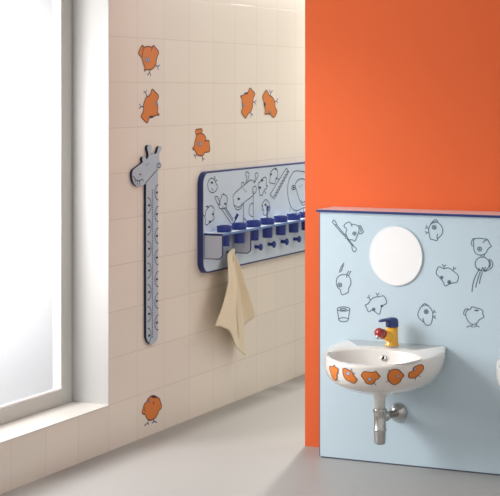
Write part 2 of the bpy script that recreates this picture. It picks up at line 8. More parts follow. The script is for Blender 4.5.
BOARD_INK = {'chick_drawing#corner':[('l',[(7.5077,1.1911),(7.5285,1.2056),(7.5565,1.2073),(7.5846,1.1935),(7.5987,1.1772),(7.6128,1.1672),(7.6086,1.1486),(7.5846,1.1362),(7.5565,1.1328),(7.5216,1.1421),(7.5049,1.1604),(7.5007,1.1791)]),('f',[(7.5635,1.184),(7.5616,1.181),(7.5565,1.179),(7.5495,1.1785),(7.5425,1.1797),(7.5374,1.1822),(7.5355,1.1854),(7.5374,1.1884),(7.5425,1.1904),(7.5495,1.1909),(7.5565,1.1897),(7.5616,1.1872)]),('o',[(7.5775,1.2001),(7.5888,1.2071),(7.5747,1.2177)]),('o',[(7.5888,1.1902),(7.6128,1.1953)]),('o',[(7.5467,1.1551),(7.5635,1.1436)])],'chick_drawing#brushing':[('l',[(7.6556,1.0959),(7.6699,1.1139),(7.706,1.1131),(7.7321,1.0945),(7.7277,1.0726),(7.7176,1.048),(7.6771,1.043),(7.6413,1.0465),(7.6313,1.066)]),('l',[(7.5846,1.1094),(7.6128,1.1078),(7.637,1.0844),(7.6484,1.068),(7.6271,1.0662),(7.5987,1.0899)]),('f',[(7.719,1.0656),(7.7173,1.0628),(7.7125,1.061),(7.706,1.0607),(7.6995,1.0619),(7.6947,1.0642),(7.693,1.0672),(7.6947,1.0699),(7.6995,1.0717),(7.706,1.0721),(7.7125,1.0709),(7.7173,1.0685)]),('o',[(7.6771,1.1135),(7.6843,1.1257)]),('o',[(7.68,1.0428),(7.6771,1.0568)])],'toothbrush_drawing':[('o',[(7.6641,1.0414),(7.7214,0.9986),(7.7829,0.9572)]),('o',[(7.6927,1.0462),(7.7435,1.0082),(7.8001,0.9671)]),('o',[(7.7096,1.0473),(7.7606,1.0107),(7.8035,0.978)])],'chick_drawing#left':[('l',[(7.4786,1.0405),(7.5028,1.0569),(7.5353,1.0672),(7.568,1.0564),(7.5762,1.0413),(7.5647,1.0239),(7.5762,0.9977),(7.5516,0.9885),(7.519,0.98),(7.4947,0.9709),(7.4705,0.9799),(7.4786,0.9973),(7.4673,1.0125),(7.4786,1.0297)]),('f',[(7.5745,1.0211),(7.5728,1.0183),(7.568,1.0165),(7.5614,1.0161),(7.5549,1.0174),(7.5501,1.0198),(7.5483,1.0228),(7.5501,1.0256),(7.5549,1.0274),(7.5614,1.0277),(7.568,1.0265),(7.5728,1.0241)]),('f',[(7.5418,0.9841),(7.5398,0.981),(7.5344,0.979),(7.5271,0.9787),(7.5198,0.9801),(7.5145,0.9828),(7.5125,0.9862),(7.5145,0.9893),(7.5198,0.9913),(7.5271,0.9917),(7.5344,0.9903),(7.5398,0.9875)]),('o',[(7.506,1.0546),(7.4931,1.0684)]),('o',[(7.5157,1.0597),(7.4931,1.0684),(7.4786,1.0621)]),('o',[(7.4705,1.0158),(7.4513,1.0243)])],'giraffe_drawing':[('o',[(8.0543,1.1171),(8.0543,1.0904),(7.9323,1.0573),(7.9005,1.0314),(7.8532,1.0247),(7.8184,1.0441),(7.8063,1.071),(7.8098,1.1081),(7.9234,1.1469),(8.0217,1.1753),(8.0579,1.1628)]),('o',[(7.8184,1.0516),(7.8706,1.0371),(7.9057,1.0499),(7.911,1.0609)]),('f',[(7.8864,1.0812),(7.8843,1.0779),(7.8785,1.0758),(7.8706,1.0753),(7.8628,1.0767),(7.857,1.0795),(7.8549,1.083),(7.857,1.0863),(7.8628,1.0884),(7.8706,1.0889),(7.8785,1.0875),(7.8843,1.0847)]),('f',[(7.9429,1.1292),(7.9419,1.1278),(7.9393,1.1268),(7.9358,1.1266),(7.9323,1.1272),(7.9297,1.1284),(7.9287,1.13),(7.9297,1.1315),(7.9323,1.1324),(7.9358,1.1326),(7.9393,1.132),(7.9419,1.1308)]),('f',[(7.966,1.1159),(7.9651,1.1144),(7.9625,1.1134),(7.9589,1.1132),(7.9553,1.1138),(7.9527,1.1151),(7.9518,1.1167),(7.9527,1.1181),(7.9553,1.1191),(7.9589,1.1193),(7.9625,1.1187),(7.9651,1.1174)]),('o',[(7.9589,1.164),(7.9714,1.1914),(7.9536,1.2096),(7.9714,1.2217),(8.0001,1.2113),(7.9947,1.1926),(7.9785,1.1683)]),('o',[(8.0615,1.1588),(8.0852,1.186),(8.0761,1.2041),(8.1036,1.2105),(8.1164,1.1946),(8.0981,1.1777),(8.0688,1.1546)]),('o',[(7.9057,1.1463),(7.9057,1.1629),(7.9287,1.1677),(7.9411,1.1535)]),('l',[(8.0506,1.1326),(8.0852,1.1385),(8.0944,1.115),(8.067,1.0973),(8.0434,1.1101)]),('o',[(7.9323,1.0573),(7.9323,0.9425)]),('o',[(8.0543,1.0904),(8.0543,0.9336)]),('o',[(8.0543,1.0483),(8.0181,1.0444),(8.0001,1.0212),(8.0037,0.9944),(8.0253,0.9799),(8.0543,0.9749)]),('o',[(7.9358,0.974),(7.9643,0.9629),(7.9696,0.9398)])],'chick_drawing#middle':[('l',[(8.122,1.152),(8.1404,1.1587),(8.1682,1.1728),(8.2055,1.1827),(8.2281,1.1699),(8.2243,1.1429),(8.2337,1.1229),(8.1962,1.1094),(8.1682,1.0839),(8.1404,1.0893),(8.1349,1.1089),(8.122,1.1289)]),('f',[(8.185,1.1658),(8.1827,1.1624),(8.1766,1.1602),(8.1682,1.1597),(8.1599,1.161),(8.1537,1.1639),(8.1515,1.1674),(8.1537,1.1708),(8.1599,1.1731),(8.1682,1.1736),(8.1766,1.1723),(8.1827,1.1694)]),('f',[(8.1571,1.127),(8.1548,1.1236),(8.1487,1.1214),(8.1404,1.1209),(8.1321,1.1223),(8.126,1.1252),(8.1238,1.1288),(8.126,1.1321),(8.1321,1.1343),(8.1404,1.1348),(8.1487,1.1335),(8.1548,1.1306)]),('o',[(8.2243,1.139),(8.2469,1.13)]),('o',[(8.2018,1.1052),(8.2206,1.0886)])],'chick_drawing#comb':[('l',[(8.276,1.1905),(8.2929,1.2105),(8.3267,1.2229),(8.3608,1.2229),(8.378,1.2033),(8.378,1.1788),(8.3523,1.166),(8.3403,1.1388),(8.3013,1.1442),(8.2676,1.1494),(8.276,1.1697)]),('f',[(8.303,1.1927),(8.3012,1.19),(8.2963,1.1882),(8.2895,1.1878),(8.2828,1.1888),(8.2778,1.1911),(8.276,1.1939),(8.2778,1.1966),(8.2828,1.1984),(8.2895,1.1989),(8.2963,1.1978),(8.3012,1.1956)]),('o',[(8.3403,1.2209),(8.3745,1.2125)]),('o',[(8.3523,1.166),(8.3986,1.1624)])],'comb_drawing':[('o',[(8.5383,1.1941),(8.4995,1.2191)]),('o',[(8.4995,1.2191),(8.276,1.0832)]),('o',[(8.276,1.0832),(8.3352,1.052)]),('o',[(8.5383,1.1941),(8.5075,1.2008),(8.498,1.1941),(8.5255,1.1851),(8.5159,1.1784),(8.4853,1.1851),(8.4758,1.1785),(8.5032,1.1694),(8.4937,1.1627),(8.4631,1.1695),(8.4537,1.1629),(8.481,1.1538),(8.4715,1.1472),(8.4411,1.154),(8.4317,1.1474),(8.4588,1.1383),(8.4494,1.1317),(8.4191,1.1386),(8.4097,1.132),(8.4368,1.1228),(8.4274,1.1162),(8.3973,1.1232),(8.3879,1.1166),(8.4148,1.1074),(8.4055,1.1009),(8.3755,1.1078),(8.3662,1.1013),(8.393,1.0921),(8.3837,1.0856),(8.3538,1.0926),(8.3446,1.086),(8.3712,1.0769),(8.362,1.0703),(8.3322,1.0774),(8.323,1.0709),(8.3496,1.0617)])],'chick_drawing#low':[('l',[(8.1775,1.0175),(8.1775,1.0407),(8.2149,1.0579),(8.2526,1.0439),(8.2754,1.0113),(8.2526,0.9815),(8.2149,0.9724),(8.1868,0.9782),(8.1906,0.9973)]),('f',[(8.23,1.0282),(8.2279,1.0252),(8.2224,1.0233),(8.2149,1.0229),(8.2074,1.0242),(8.2019,1.0268),(8.1999,1.0301),(8.2019,1.033),(8.2074,1.035),(8.2149,1.0353),(8.2224,1.034),(8.2279,1.0314)]),('o',[(8.1775,1.0237),(8.1608,1.0309)]),('o',[(8.1794,1.0081),(8.1645,1.0044)])],'lion_drawing':[('l',[(8.7886,1.1815),(8.7148,1.192),(8.615,1.1964),(8.5614,1.1703),(8.5259,1.1364),(8.5171,1.0944),(8.5259,1.0513),(8.5614,0.9994),(8.6061,0.9752),(8.6692,0.9696),(8.7332,0.9777),(8.8072,0.9825),(8.8673,1.0094),(8.8918,1.0667),(8.8824,1.126),(8.8484,1.1642)]),('l',[(8.7701,1.1402),(8.7148,1.1487),(8.6602,1.1405),(8.624,1.1172),(8.6421,1.0876),(8.6692,1.0502),(8.6965,1.0197),(8.7332,0.9958),(8.7794,1.0002),(8.8072,1.0349),(8.8259,1.0849),(8.811,1.1222)]),('l',[(8.6312,1.1025),(8.6274,1.097),(8.6168,1.0934),(8.6025,1.0926),(8.5881,1.0949),(8.5777,1.0996),(8.5739,1.1055),(8.5777,1.111),(8.5881,1.1147),(8.6025,1.1155),(8.6168,1.1132),(8.6274,1.1084)]),('f',[(8.6168,1.1033),(8.6149,1.1005),(8.6096,1.0987),(8.6025,1.0983),(8.5953,1.0995),(8.5901,1.1018),(8.5881,1.1048),(8.5901,1.1075),(8.5953,1.1094),(8.6025,1.1097),(8.6096,1.1086),(8.6149,1.1062)]),('f',[(8.7002,1.1046),(8.6992,1.1033),(8.6965,1.1023),(8.6929,1.1021),(8.6892,1.1027),(8.6866,1.1039),(8.6856,1.1054),(8.6866,1.1068),(8.6892,1.1077),(8.6929,1.1079),(8.6965,1.1073),(8.6992,1.1061)]),('f',[(8.7314,1.1117),(8.7304,1.1103),(8.7277,1.1094),(8.724,1.1092),(8.7203,1.1098),(8.7177,1.111),(8.7167,1.1125),(8.7177,1.1138),(8.7203,1.1148),(8.724,1.115),(8.7277,1.1144),(8.7304,1.1132)]),('o',[(8.7057,1.0264),(8.7332,1.0103),(8.7738,1.0151)]),('o',[(8.5525,0.9893),(8.5525,0.9467)]),('o',[(8.6511,0.9701),(8.6457,0.9439)]),('o',[(8.7424,0.9779),(8.7424,0.9445)]),('o',[(8.8447,0.9998),(8.8447,0.9413)])]}
RULER_OUTLINE = [(6.8767,1.2151),(6.8482,1.2071),(6.796,1.2045),(6.7573,1.2212),(6.7423,1.2479),(6.7445,1.2791),(6.7874,1.2971),(6.8417,1.3159),(6.8373,1.3329),(6.8504,1.3419),(6.8701,1.3401),(6.8812,1.3291),(6.901,1.3411),(6.8966,1.3625),(6.8878,1.3818),(6.8966,1.3943),(6.921,1.3957),(6.9344,1.3868),(6.9277,1.3699),(6.9232,1.351),(6.95,1.3543),(6.9725,1.3514),(6.9883,1.3594),(6.9951,1.3763),(7.0087,1.3866),(7.0314,1.3838),(7.0314,1.3709),(7.0109,1.3544),(7.0087,1.3373),(7.0132,1.3135),(7.0291,1.3043),(7.0314,1.2891),(7.0132,1.2791),(6.9973,1.2734),(6.9951,1.252),(6.9973,0.4737),(6.9883,0.4535),(6.959,0.4415),(6.9277,0.4405),(6.8966,0.4554),(6.879,0.479)]
RULER_FACE = [('o',[(6.7552,1.2505),(6.7831,1.2324),(6.8155,1.2308),(6.8395,1.236),(6.8482,1.225)]),('o',[(6.7659,1.2458),(6.7702,1.2226)]),('o',[(6.7874,1.2301),(6.7896,1.2112)]),('o',[(6.8112,1.2289),(6.8134,1.2078)]),('o',[(6.9905,1.2758),(6.9366,1.2494),(6.8701,1.2155)]),('f',[(6.8264,1.2597),(6.8252,1.2577),(6.822,1.2563),(6.8177,1.2559),(6.8134,1.2567),(6.8102,1.2584),(6.809,1.2605),(6.8102,1.2626),(6.8134,1.2639),(6.8177,1.2643),(6.822,1.2636),(6.8252,1.2619)]),('f',[(6.8838,1.3015),(6.8832,1.3004),(6.8814,1.2996),(6.879,1.2994),(6.8765,1.2998),(6.8748,1.3007),(6.8741,1.3019),(6.8748,1.3031),(6.8765,1.3038),(6.879,1.3041),(6.8814,1.3036),(6.8832,1.3027)]),('f',[(6.9015,1.3072),(6.9008,1.306),(6.899,1.3053),(6.8966,1.305),(6.8942,1.3055),(6.8924,1.3064),(6.8918,1.3076),(6.8924,1.3087),(6.8942,1.3095),(6.8966,1.3097),(6.899,1.3093),(6.9008,1.3084)]),('l',[(7.0178,1.294),(7.0156,1.2887),(7.0098,1.285),(7.0019,1.2839),(6.9939,1.2857),(6.9881,1.2898),(6.986,1.2953),(6.9881,1.3005),(6.9939,1.3042),(7.0019,1.3054),(7.0098,1.3036),(7.0156,1.2994)]),('o',[(6.7466,1.255),(6.7573,1.2504)])]
BASIN_CHICKS = [{'body':[(-0.3402,0.5073),(-0.29,0.5119),(-0.2622,0.5246),(-0.2476,0.515),(-0.2153,0.5137),(-0.2106,0.4998),(-0.2335,0.4791),(-0.2356,0.464),(-0.2804,0.4422),(-0.3184,0.4454),(-0.323,0.4648),(-0.336,0.4847)],'eye':[],'feet':[[(-0.2178,0.4882),(-0.1999,0.4886)],[(-0.2496,0.4488),(-0.2307,0.4447)]]},{'body':[(-0.1536,0.5165),(-0.123,0.5222),(-0.0941,0.5159),(-0.0639,0.5106),(-0.0477,0.4918),(-0.0203,0.4732),(-0.0342,0.46),(-0.0603,0.4472),(-0.0921,0.4545),(-0.1259,0.4611),(-0.1459,0.4769),(-0.1544,0.4983)],'eye':[[(-0.0795,0.4994),(-0.0859,0.4917),(-0.1004,0.4875),(-0.1144,0.4894),(-0.1196,0.4963),(-0.113,0.5041),(-0.0986,0.5083),(-0.0847,0.5063)]],'feet':[[(-0.0692,0.5161),(-0.0637,0.5251)],[(-0.0471,0.4992),(-0.0299,0.5052)]]},{'body':[(0.047,0.5158),(0.0823,0.5139),(0.1225,0.5143),(0.1395,0.5185),(0.1565,0.5047),(0.1736,0.4922),(0.1567,0.479),(0.1394,0.4731),(0.121,0.4559),(0.09,0.449),(0.0603,0.4547),(0.0471,0.4716),(0.0278,0.4859),(0.0225,0.4974)],'eye':[[(0.1059,0.4774),(0.101,0.4704),(0.0899,0.4673),(0.0792,0.47),(0.0753,0.4769),(0.0802,0.4839),(0.0911,0.487),(0.1017,0.4843)]],'feet':[[(0.1026,0.4517),(0.1074,0.4427)],[(0.127,0.456),(0.1442,0.4431)]]},{'body':[(0.2572,0.5195),(0.2849,0.5236),(0.3189,0.5187),(0.3429,0.5039),(0.3661,0.4863),(0.3477,0.4719),(0.3401,0.4562),(0.3022,0.4428),(0.2691,0.4536),(0.2434,0.4698),(0.2361,0.492),(0.2431,0.5096)],'eye':[[(0.3309,0.4873),(0.3282,0.4824),(0.3202,0.4808),(0.3117,0.4834),(0.3077,0.4887),(0.3105,0.4935),(0.3184,0.4951),(0.3268,0.4925)]],'feet':[[(0.2542,0.5112),(0.2427,0.5216)],[(0.2436,0.4683),(0.2235,0.4613)]]},{'body':[(0.4428,0.5156),(0.4607,0.5223),(0.4923,0.5254),(0.5235,0.5218),(0.5408,0.505),(0.5266,0.4904),(0.5028,0.4796),(0.4801,0.4696),(0.4479,0.4677),(0.4138,0.4742),(0.4065,0.4886),(0.4167,0.5),(0.4412,0.5004)],'eye':[[(0.4675,0.5098),(0.465,0.5063),(0.458,0.5055),(0.4505,0.5078),(0.447,0.5119),(0.4494,0.5154),(0.4564,0.5162),(0.4639,0.5139)]],'feet':[[(0.4972,0.4768),(0.5228,0.4675)],[(0.4765,0.4686),(0.4814,0.4556)]]}]

COL = bpy.context.scene.collection
PI = math.pi

# ------------------------------------------------------------------ materials
def lin(r, g, b):
    f = lambda c: c / 12.92 if c <= .04045 else ((c + .055) / 1.055) ** 2.4
    return (f(r / 255), f(g / 255), f(b / 255), 1)

def mat(name, rgb, rough=.5, metal=0., spec=.5, noise=0., nscale=30., bump=0., coat=0.):
    m = bpy.data.materials.new(name); m.use_nodes = True
    nt = m.node_tree; b = nt.nodes['Principled BSDF']
    c = lin(*rgb)
    b.inputs['Base Color'].default_value = c
    b.inputs['Roughness'].default_value = rough
    b.inputs['Metallic'].default_value = metal
    b.inputs['Specular IOR Level'].default_value = spec
    b.inputs['Coat Weight'].default_value = coat
    tc = nt.nodes.new('ShaderNodeTexCoord')
    nz = nt.nodes.new('ShaderNodeTexNoise'); nz.inputs['Scale'].default_value = nscale
    nz.inputs['Detail'].default_value = 4
    nt.links.new(tc.outputs['Object'], nz.inputs['Vector'])
    mx = nt.nodes.new('ShaderNodeMix'); mx.data_type = 'RGBA'
    mx.inputs[6].default_value = c
    mx.inputs[7].default_value = tuple(v * (1 - noise) for v in c[:3]) + (1,)
    nt.links.new(nz.outputs['Fac'], mx.inputs[0])
    nt.links.new(mx.outputs[2], b.inputs['Base Color'])
    if bump:
        bp = nt.nodes.new('ShaderNodeBump'); bp.inputs['Strength'].default_value = bump
        bp.inputs['Distance'].default_value = .002
        nt.links.new(nz.outputs['Fac'], bp.inputs['Height'])
        nt.links.new(bp.outputs['Normal'], b.inputs['Normal'])
    return m

TILE_W, TILE_H, TILE_Y0 = .2695, .212, 6.5465
def tile_mat(name, rgb, grout):
    """cream wall tiles laid in a plain grid on the y-z plane"""
    m = mat(name, rgb, rough=.32, spec=.35)
    nt = m.node_tree; b = nt.nodes['Principled BSDF']
    tc = nt.nodes.new('ShaderNodeTexCoord'); sp = nt.nodes.new('ShaderNodeSeparateXYZ')
    nt.links.new(tc.outputs['Object'], sp.inputs[0])
    off = nt.nodes.new('ShaderNodeMath'); off.operation = 'SUBTRACT'; off.inputs[1].default_value = TILE_Y0 - 40 * TILE_W
    nt.links.new(sp.outputs['Y'], off.inputs[0])
    cb = nt.nodes.new('ShaderNodeCombineXYZ')
    nt.links.new(off.outputs[0], cb.inputs['X']); nt.links.new(sp.outputs['Z'], cb.inputs['Y'])
    br = nt.nodes.new('ShaderNodeTexBrick'); br.offset = 0; br.squash = 1
    br.inputs['Scale'].default_value = 1
    br.inputs['Brick Width'].default_value = TILE_W; br.inputs['Row Height'].default_value = TILE_H
    br.inputs['Mortar Size'].default_value = .0022; br.inputs['Mortar Smooth'].default_value = .4
    c = lin(*rgb)
    br.inputs['Color1'].default_value = c
    br.inputs['Color2'].default_value = tuple(v * .97 for v in c[:3]) + (1,)
    br.inputs['Mortar'].default_value = lin(*grout)
    nt.links.new(cb.outputs[0], br.inputs['Vector'])
    nt.links.new(br.outputs['Color'], b.inputs['Base Color'])
    bp = nt.nodes.new('ShaderNodeBump'); bp.inputs['Strength'].default_value = .25; bp.inputs['Distance'].default_value = .001
    bp.invert = True
    nt.links.new(br.outputs['Fac'], bp.inputs['Height']); nt.links.new(bp.outputs['Normal'], b.inputs['Normal'])
    return m

def pane_mat():
    m = bpy.data.materials.new('frosted_daylight_glass'); m.use_nodes = True
    nt = m.node_tree; nt.nodes.clear()
    out = nt.nodes.new('ShaderNodeOutputMaterial')
    tl = nt.nodes.new('ShaderNodeBsdfTranslucent'); tl.inputs['Color'].default_value = (.52, .525, .54, 1)
    tr = nt.nodes.new('ShaderNodeBsdfTransparent'); tr.inputs['Color'].default_value = (.97, .98, 1, 1)
    gl = nt.nodes.new('ShaderNodeBsdfGlossy'); gl.inputs['Roughness'].default_value = .2
    nz = nt.nodes.new('ShaderNodeTexNoise'); nz.inputs['Scale'].default_value = 1.3
    rp = nt.nodes.new('ShaderNodeMapRange'); rp.inputs[3].default_value = .22; rp.inputs[4].default_value = .36
    tc = nt.nodes.new('ShaderNodeTexCoord'); nt.links.new(tc.outputs['Object'], nz.inputs['Vector'])
    nt.links.new(nz.outputs['Fac'], rp.inputs[0])
    mx = nt.nodes.new('ShaderNodeMixShader'); nt.links.new(rp.outputs[0], mx.inputs[0])
    nt.links.new(tr.outputs[0], mx.inputs[1]); nt.links.new(tl.outputs[0], mx.inputs[2])
    m2 = nt.nodes.new('ShaderNodeMixShader'); m2.inputs[0].default_value = .04
    nt.links.new(mx.outputs[0], m2.inputs[1]); nt.links.new(gl.outputs[0], m2.inputs[2])
    nt.links.new(m2.outputs[0], out.inputs[0])
    return m

M = dict(
    tile=tile_mat('cream_wall_tile', (245, 236, 224), (227, 215, 202)),
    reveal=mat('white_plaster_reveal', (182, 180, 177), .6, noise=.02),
    sill=mat('white_sill_tile', (210, 206, 199), .35),
    floor=mat('pale_grey_resin_floor', (168, 166, 163), .42, noise=.04, nscale=3, spec=.4),
    orange=mat('orange_wall_paint', (227, 103, 56), .75, noise=.03, nscale=6, spec=.2),
    white_wall=mat('off_white_wall_paint', (232, 224, 212), .8, noise=.03),
    frame=mat('grey_white_window_frame', (205, 203, 196), .5),
    lip=mat('white_glazing_bead', (250, 248, 244), .4),
    pane=pane_mat(),
    blue=mat('pale_blue_laminate', (197, 215, 225), .45, spec=.35, noise=.015),
    board=mat('pale_blue_board', (204, 219, 235), .45, spec=.35),
    plate=mat('grey_blue_plate', (196, 206, 222), .5),
    ledge=mat('pale_ledge_laminate', (226, 224, 232), .3),
    navy=mat('navy_edge', (32, 52, 112), .4),
    seal=mat('dark_grey_seal', (84, 92, 108), .6),
    cup=mat('navy_plastic', (36, 56, 142), .35),
    shelf_edge=mat('mid_blue_edge', (98, 134, 188), .4),
    ink=mat('grey_ink', (104, 120, 134), .7, spec=.1),
    board_ink=mat('dark_ink', (66, 72, 90), .7, spec=.1),
    chick=mat('orange_chick_print', (230, 130, 50), .5, noise=.06, nscale=60),
    chick_line=mat('brown_outline_print', (112, 60, 44), .6),
    chick_blue=mat('blue_grey_print', (92, 92, 140), .6),
    chick_eye=mat('pale_eye_print', (186, 186, 200), .5),
    chick_dark=mat('dark_print', (50, 46, 66), .6),
    ruler=mat('grey_ruler_face', (186, 200, 214), .5, noise=.02),
    ruler_edge=mat('dark_navy_ruler_edge', (30, 34, 62), .5),
    ceramic=mat('white_glazed_ceramic', (233, 229, 223), .12, coat=.6),
    plastic=mat('white_plastic', (236, 234, 228), .4),
    chrome=mat('brushed_chrome', (205, 203, 200), .18, metal=1, noise=.1, nscale=80),
    black=mat('black_hole', (24, 22, 22), .6),
    yellow=mat('yellow_enamel', (240, 178, 44), .25, coat=.4),
    red=mat('red_enamel', (160, 42, 38), .25, coat=.4),
    fblue=mat('deep_blue_enamel', (26, 50, 118), .25, coat=.4),
    mirror=mat('mirror_reflection_white', (252, 252, 252), .25, metal=0, spec=.8, coat=1),  # white base colour stands in for the bright reflection in the mirror
    mirror_edge=mat('polished_glass_edge', (222, 230, 230), .2),
    towel=mat('cream_cotton', (246, 233, 208), .95, noise=.08, nscale=160, bump=.5, spec=.05),
)

# ------------------------------------------------------------------ helpers
def link(name, me, m=None, parent=None, smooth=False):
    o = bpy.data.objects.new(name, me); COL.objects.link(o)
    if m is not None:
        for k in (m if isinstance(m, (list, tuple)) else [m]): me.materials.append(k)
    if parent is not None: o.parent = parent
    if smooth: me.polygons.foreach_set('use_smooth', [True] * len(me.polygons))
    return o

def from_bm(name, bm, m=None, parent=None, smooth=False, recalc=True, origin=None):
    if recalc: bmesh.ops.recalc_face_normals(bm, faces=bm.faces)
    me = bpy.data.meshes.new(name)
    if origin is not None:
        bmesh.ops.translate(bm, verts=bm.verts, vec=-Vector(origin))
    bm.to_mesh(me); bm.free()
    o = link(name, me, m, parent, smooth)
    if origin is not None: o.location = origin
    return o

def thing(name, label, cat, loc=(0, 0, 0), group=None):
    o = bpy.data.objects.new(name, None); COL.objects.link(o)
    o.empty_display_size = .05; o.location = loc
    o['label'] = label; o['category'] = cat
    if group: o['group'] = group
    return o

def tag(o, label, cat, group=None):
    o['label'] = label; o['category'] = cat
    if group: o['group'] = group
    return o

def structure(o): o['kind'] = 'structure'; return o

def child(name, bm, m, root, smooth=False, recalc=True):
    """mesh given in world coordinates, hung under a thing placed at root.location"""
    base = Vector((0, 0, 0)); r = root
    while r is not None: base += r.location; r = r.parent
    bmesh.ops.translate(bm, verts=bm.verts, vec=-base)
    return from_bm(name, bm, m, root, smooth, recalc)

def box(bm, x0, x1, y0, y1, z0, z1, bev=0., seg=2):
    r = bmesh.ops.create_cube(bm, size=1)
    for v in r['verts']:
        v.co = Vector(((x0 + x1) / 2 + v.co.x * (x1 - x0), (y0 + y1) / 2 + v.co.y * (y1 - y0), (z0 + z1) / 2 + v.co.z * (z1 - z0)))
    if bev:
        es = {e for v in r['verts'] for e in v.link_edges}
        bmesh.ops.bevel(bm, geom=list(es), offset=bev, segments=seg, profile=.5, affect='EDGES')

def B(*a, **k):
    bm = bmesh.new(); box(bm, *a, **k); return bm

def lathe(bm, prof, org=(0, 0, 0), axis=(0, 0, 1), n=32, cap=True):
    """prof: list of (radius, distance along axis)"""
    q = Vector((0, 0, 1)).rotation_difference(Vector(axis).normalized())
    rings = []
    for r, h in prof:
        rings.append([bm.verts.new(Vector(org) + q @ Vector((r * math.cos(2 * PI * i / n), r * math.sin(2 * PI * i / n), h))) for i in range(n)])
    for a, b in zip(rings, rings[1:]):
        for i in range(n):
            bm.faces.new((a[i], a[(i + 1) % n], b[(i + 1) % n], b[i]))
    if cap:
        bm.faces.new(rings[0]); bm.faces.new(rings[-1])

def tube(bm, pts, rad, n=16, cap=True):
    pts = [Vector(p) for p in pts]; rings = []
    rads = rad if isinstance(rad, (list, tuple)) else [rad] * len(pts)
    up = None
    for i, p in enumerate(pts):
        d = (pts[min(i + 1, len(pts) - 1)] - pts[max(i - 1, 0)]).normalized()
        if up is None:
            up = d.orthogonal().normalized()
        up = (up - d * up.dot(d)).normalized(); s = d.cross(up)
        rings.append([bm.verts.new(p + (up * math.cos(2 * PI * k / n) + s * math.sin(2 * PI * k / n)) * rads[i]) for k in range(n)])
    for a, b in zip(rings, rings[1:]):
        for k in range(n): bm.faces.new((a[k], a[(k + 1) % n], b[(k + 1) % n], b[k]))
    if cap: bm.faces.new(rings[0]); bm.faces.new(rings[-1])

def smooth_pts(p, closed, sub=3):
    """Catmull-Rom through the points"""
    n = len(p)
    if n < 3: return list(p)
    out = []
    rng = range(n) if closed else range(n - 1)
    for i in rng:
        if closed: a, b, c, d = p[i - 1], p[i], p[(i + 1) % n], p[(i + 2) % n]
        else: a, b, c, d = p[max(i - 1, 0)], p[i], p[i + 1], p[min(i + 2, n - 1)]
        for k in range(sub):
            t = k / sub
            out.append(tuple(.5 * (2 * b[j] + (c[j] - a[j]) * t + (2 * a[j] - 5 * b[j] + 4 * c[j] - d[j]) * t * t + (3 * b[j] - a[j] - 3 * c[j] + d[j]) * t ** 3) for j in (0, 1)))
    if not closed: out.append(tuple(p[-1]))
    return out

def ribbon(bm, pts, closed, w, place, lift, midx=0):
    """flat inked line of width w; place((a,b), lift) -> world point"""
    n = len(pts); L = []; R = []
    for i in range(n):
        a = pts[i - 1] if (closed or i) else pts[0]
        c = pts[(i + 1) % n] if (closed or i < n - 1) else pts[-1]
        dx, dy = c[0] - a[0], c[1] - a[1]; l = math.hypot(dx, dy) or 1
        nx, ny = -dy / l * w / 2, dx / l * w / 2
        L.append(bm.verts.new(place((pts[i][0] + nx, pts[i][1] + ny), lift)))
        R.append(bm.verts.new(place((pts[i][0] - nx, pts[i][1] - ny), lift)))
    for i in range(n if closed else n - 1):
        j = (i + 1) % n
        f = bm.faces.new((L[i], L[j], R[j], R[i])); f.material_index = midx

def fill(bm, pts, place, lift, midx=0, cuts=0):
    tri = tessellate_polygon([[Vector((p[0], p[1], 0)) for p in pts]])
    if not cuts:
        vs = [bm.verts.new(place(p, lift)) for p in pts]
        for t in tri:
            try: bm.faces.new([vs[k] for k in t]).material_index = midx
            except ValueError: pass
        return
    def rec(a, b, c, d):
        if d == 0:
            bm.faces.new([bm.verts.new(place(p, lift)) for p in (a, b, c)]).material_index = midx; return
        m = lambda p, q: ((p[0] + q[0]) / 2, (p[1] + q[1]) / 2)
        ab, bc, ca = m(a, b), m(b, c), m(c, a)
        for t in ((a, ab, ca), (ab, b, bc), (ca, bc, c), (ab, bc, ca)): rec(*t, d - 1)
    for t in tri: rec(*[pts[k] for k in t], cuts)

# ------------------------------------------------------------------ room
WALL_H = 3.2  # unseen upper walls, raised to block light spilling over the top
YB = 6.844            # front of the pale blue washstand panel
YO = 7.036            # orange wall
# left wall: tiled, with a deep window recess low to the floor
WY0, WY1, WZ0, WZ1 = 3.9, 6.5465, .215, 2.36
bm = bmesh.new()
def quad(bm, *ps): return bm.faces.new([bm.verts.new(p) for p in ps])
def wquad(y0, y1, z0, z1): quad(bm, (0, y0, z0), (0, y1, z0), (0, y1, z1), (0, y0, z1))
box(bm, -.3, 0, 2.2, WY0, 0, WALL_H); box(bm, -.3, 0, WY1, 10.9, 0, WALL_H)
box(bm, -.3, 0, WY0, WY1, 0, WZ0 - .004); box(bm, -.3, 0, WY0, WY1, WZ1, WALL_H)
structure(from_bm('wall_left', bm, M['tile']))
structure(from_bm('trim_1', B(-.299, .004, WY0 + .001, WY1 - .001, WZ0 - .004, WZ0, bev=.001), M['sill']))
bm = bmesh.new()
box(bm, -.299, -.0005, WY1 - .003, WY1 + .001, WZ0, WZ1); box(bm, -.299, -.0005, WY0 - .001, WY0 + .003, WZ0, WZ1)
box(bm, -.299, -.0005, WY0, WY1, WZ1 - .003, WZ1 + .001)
structure(from_bm('trim_2', bm, M['reveal']))
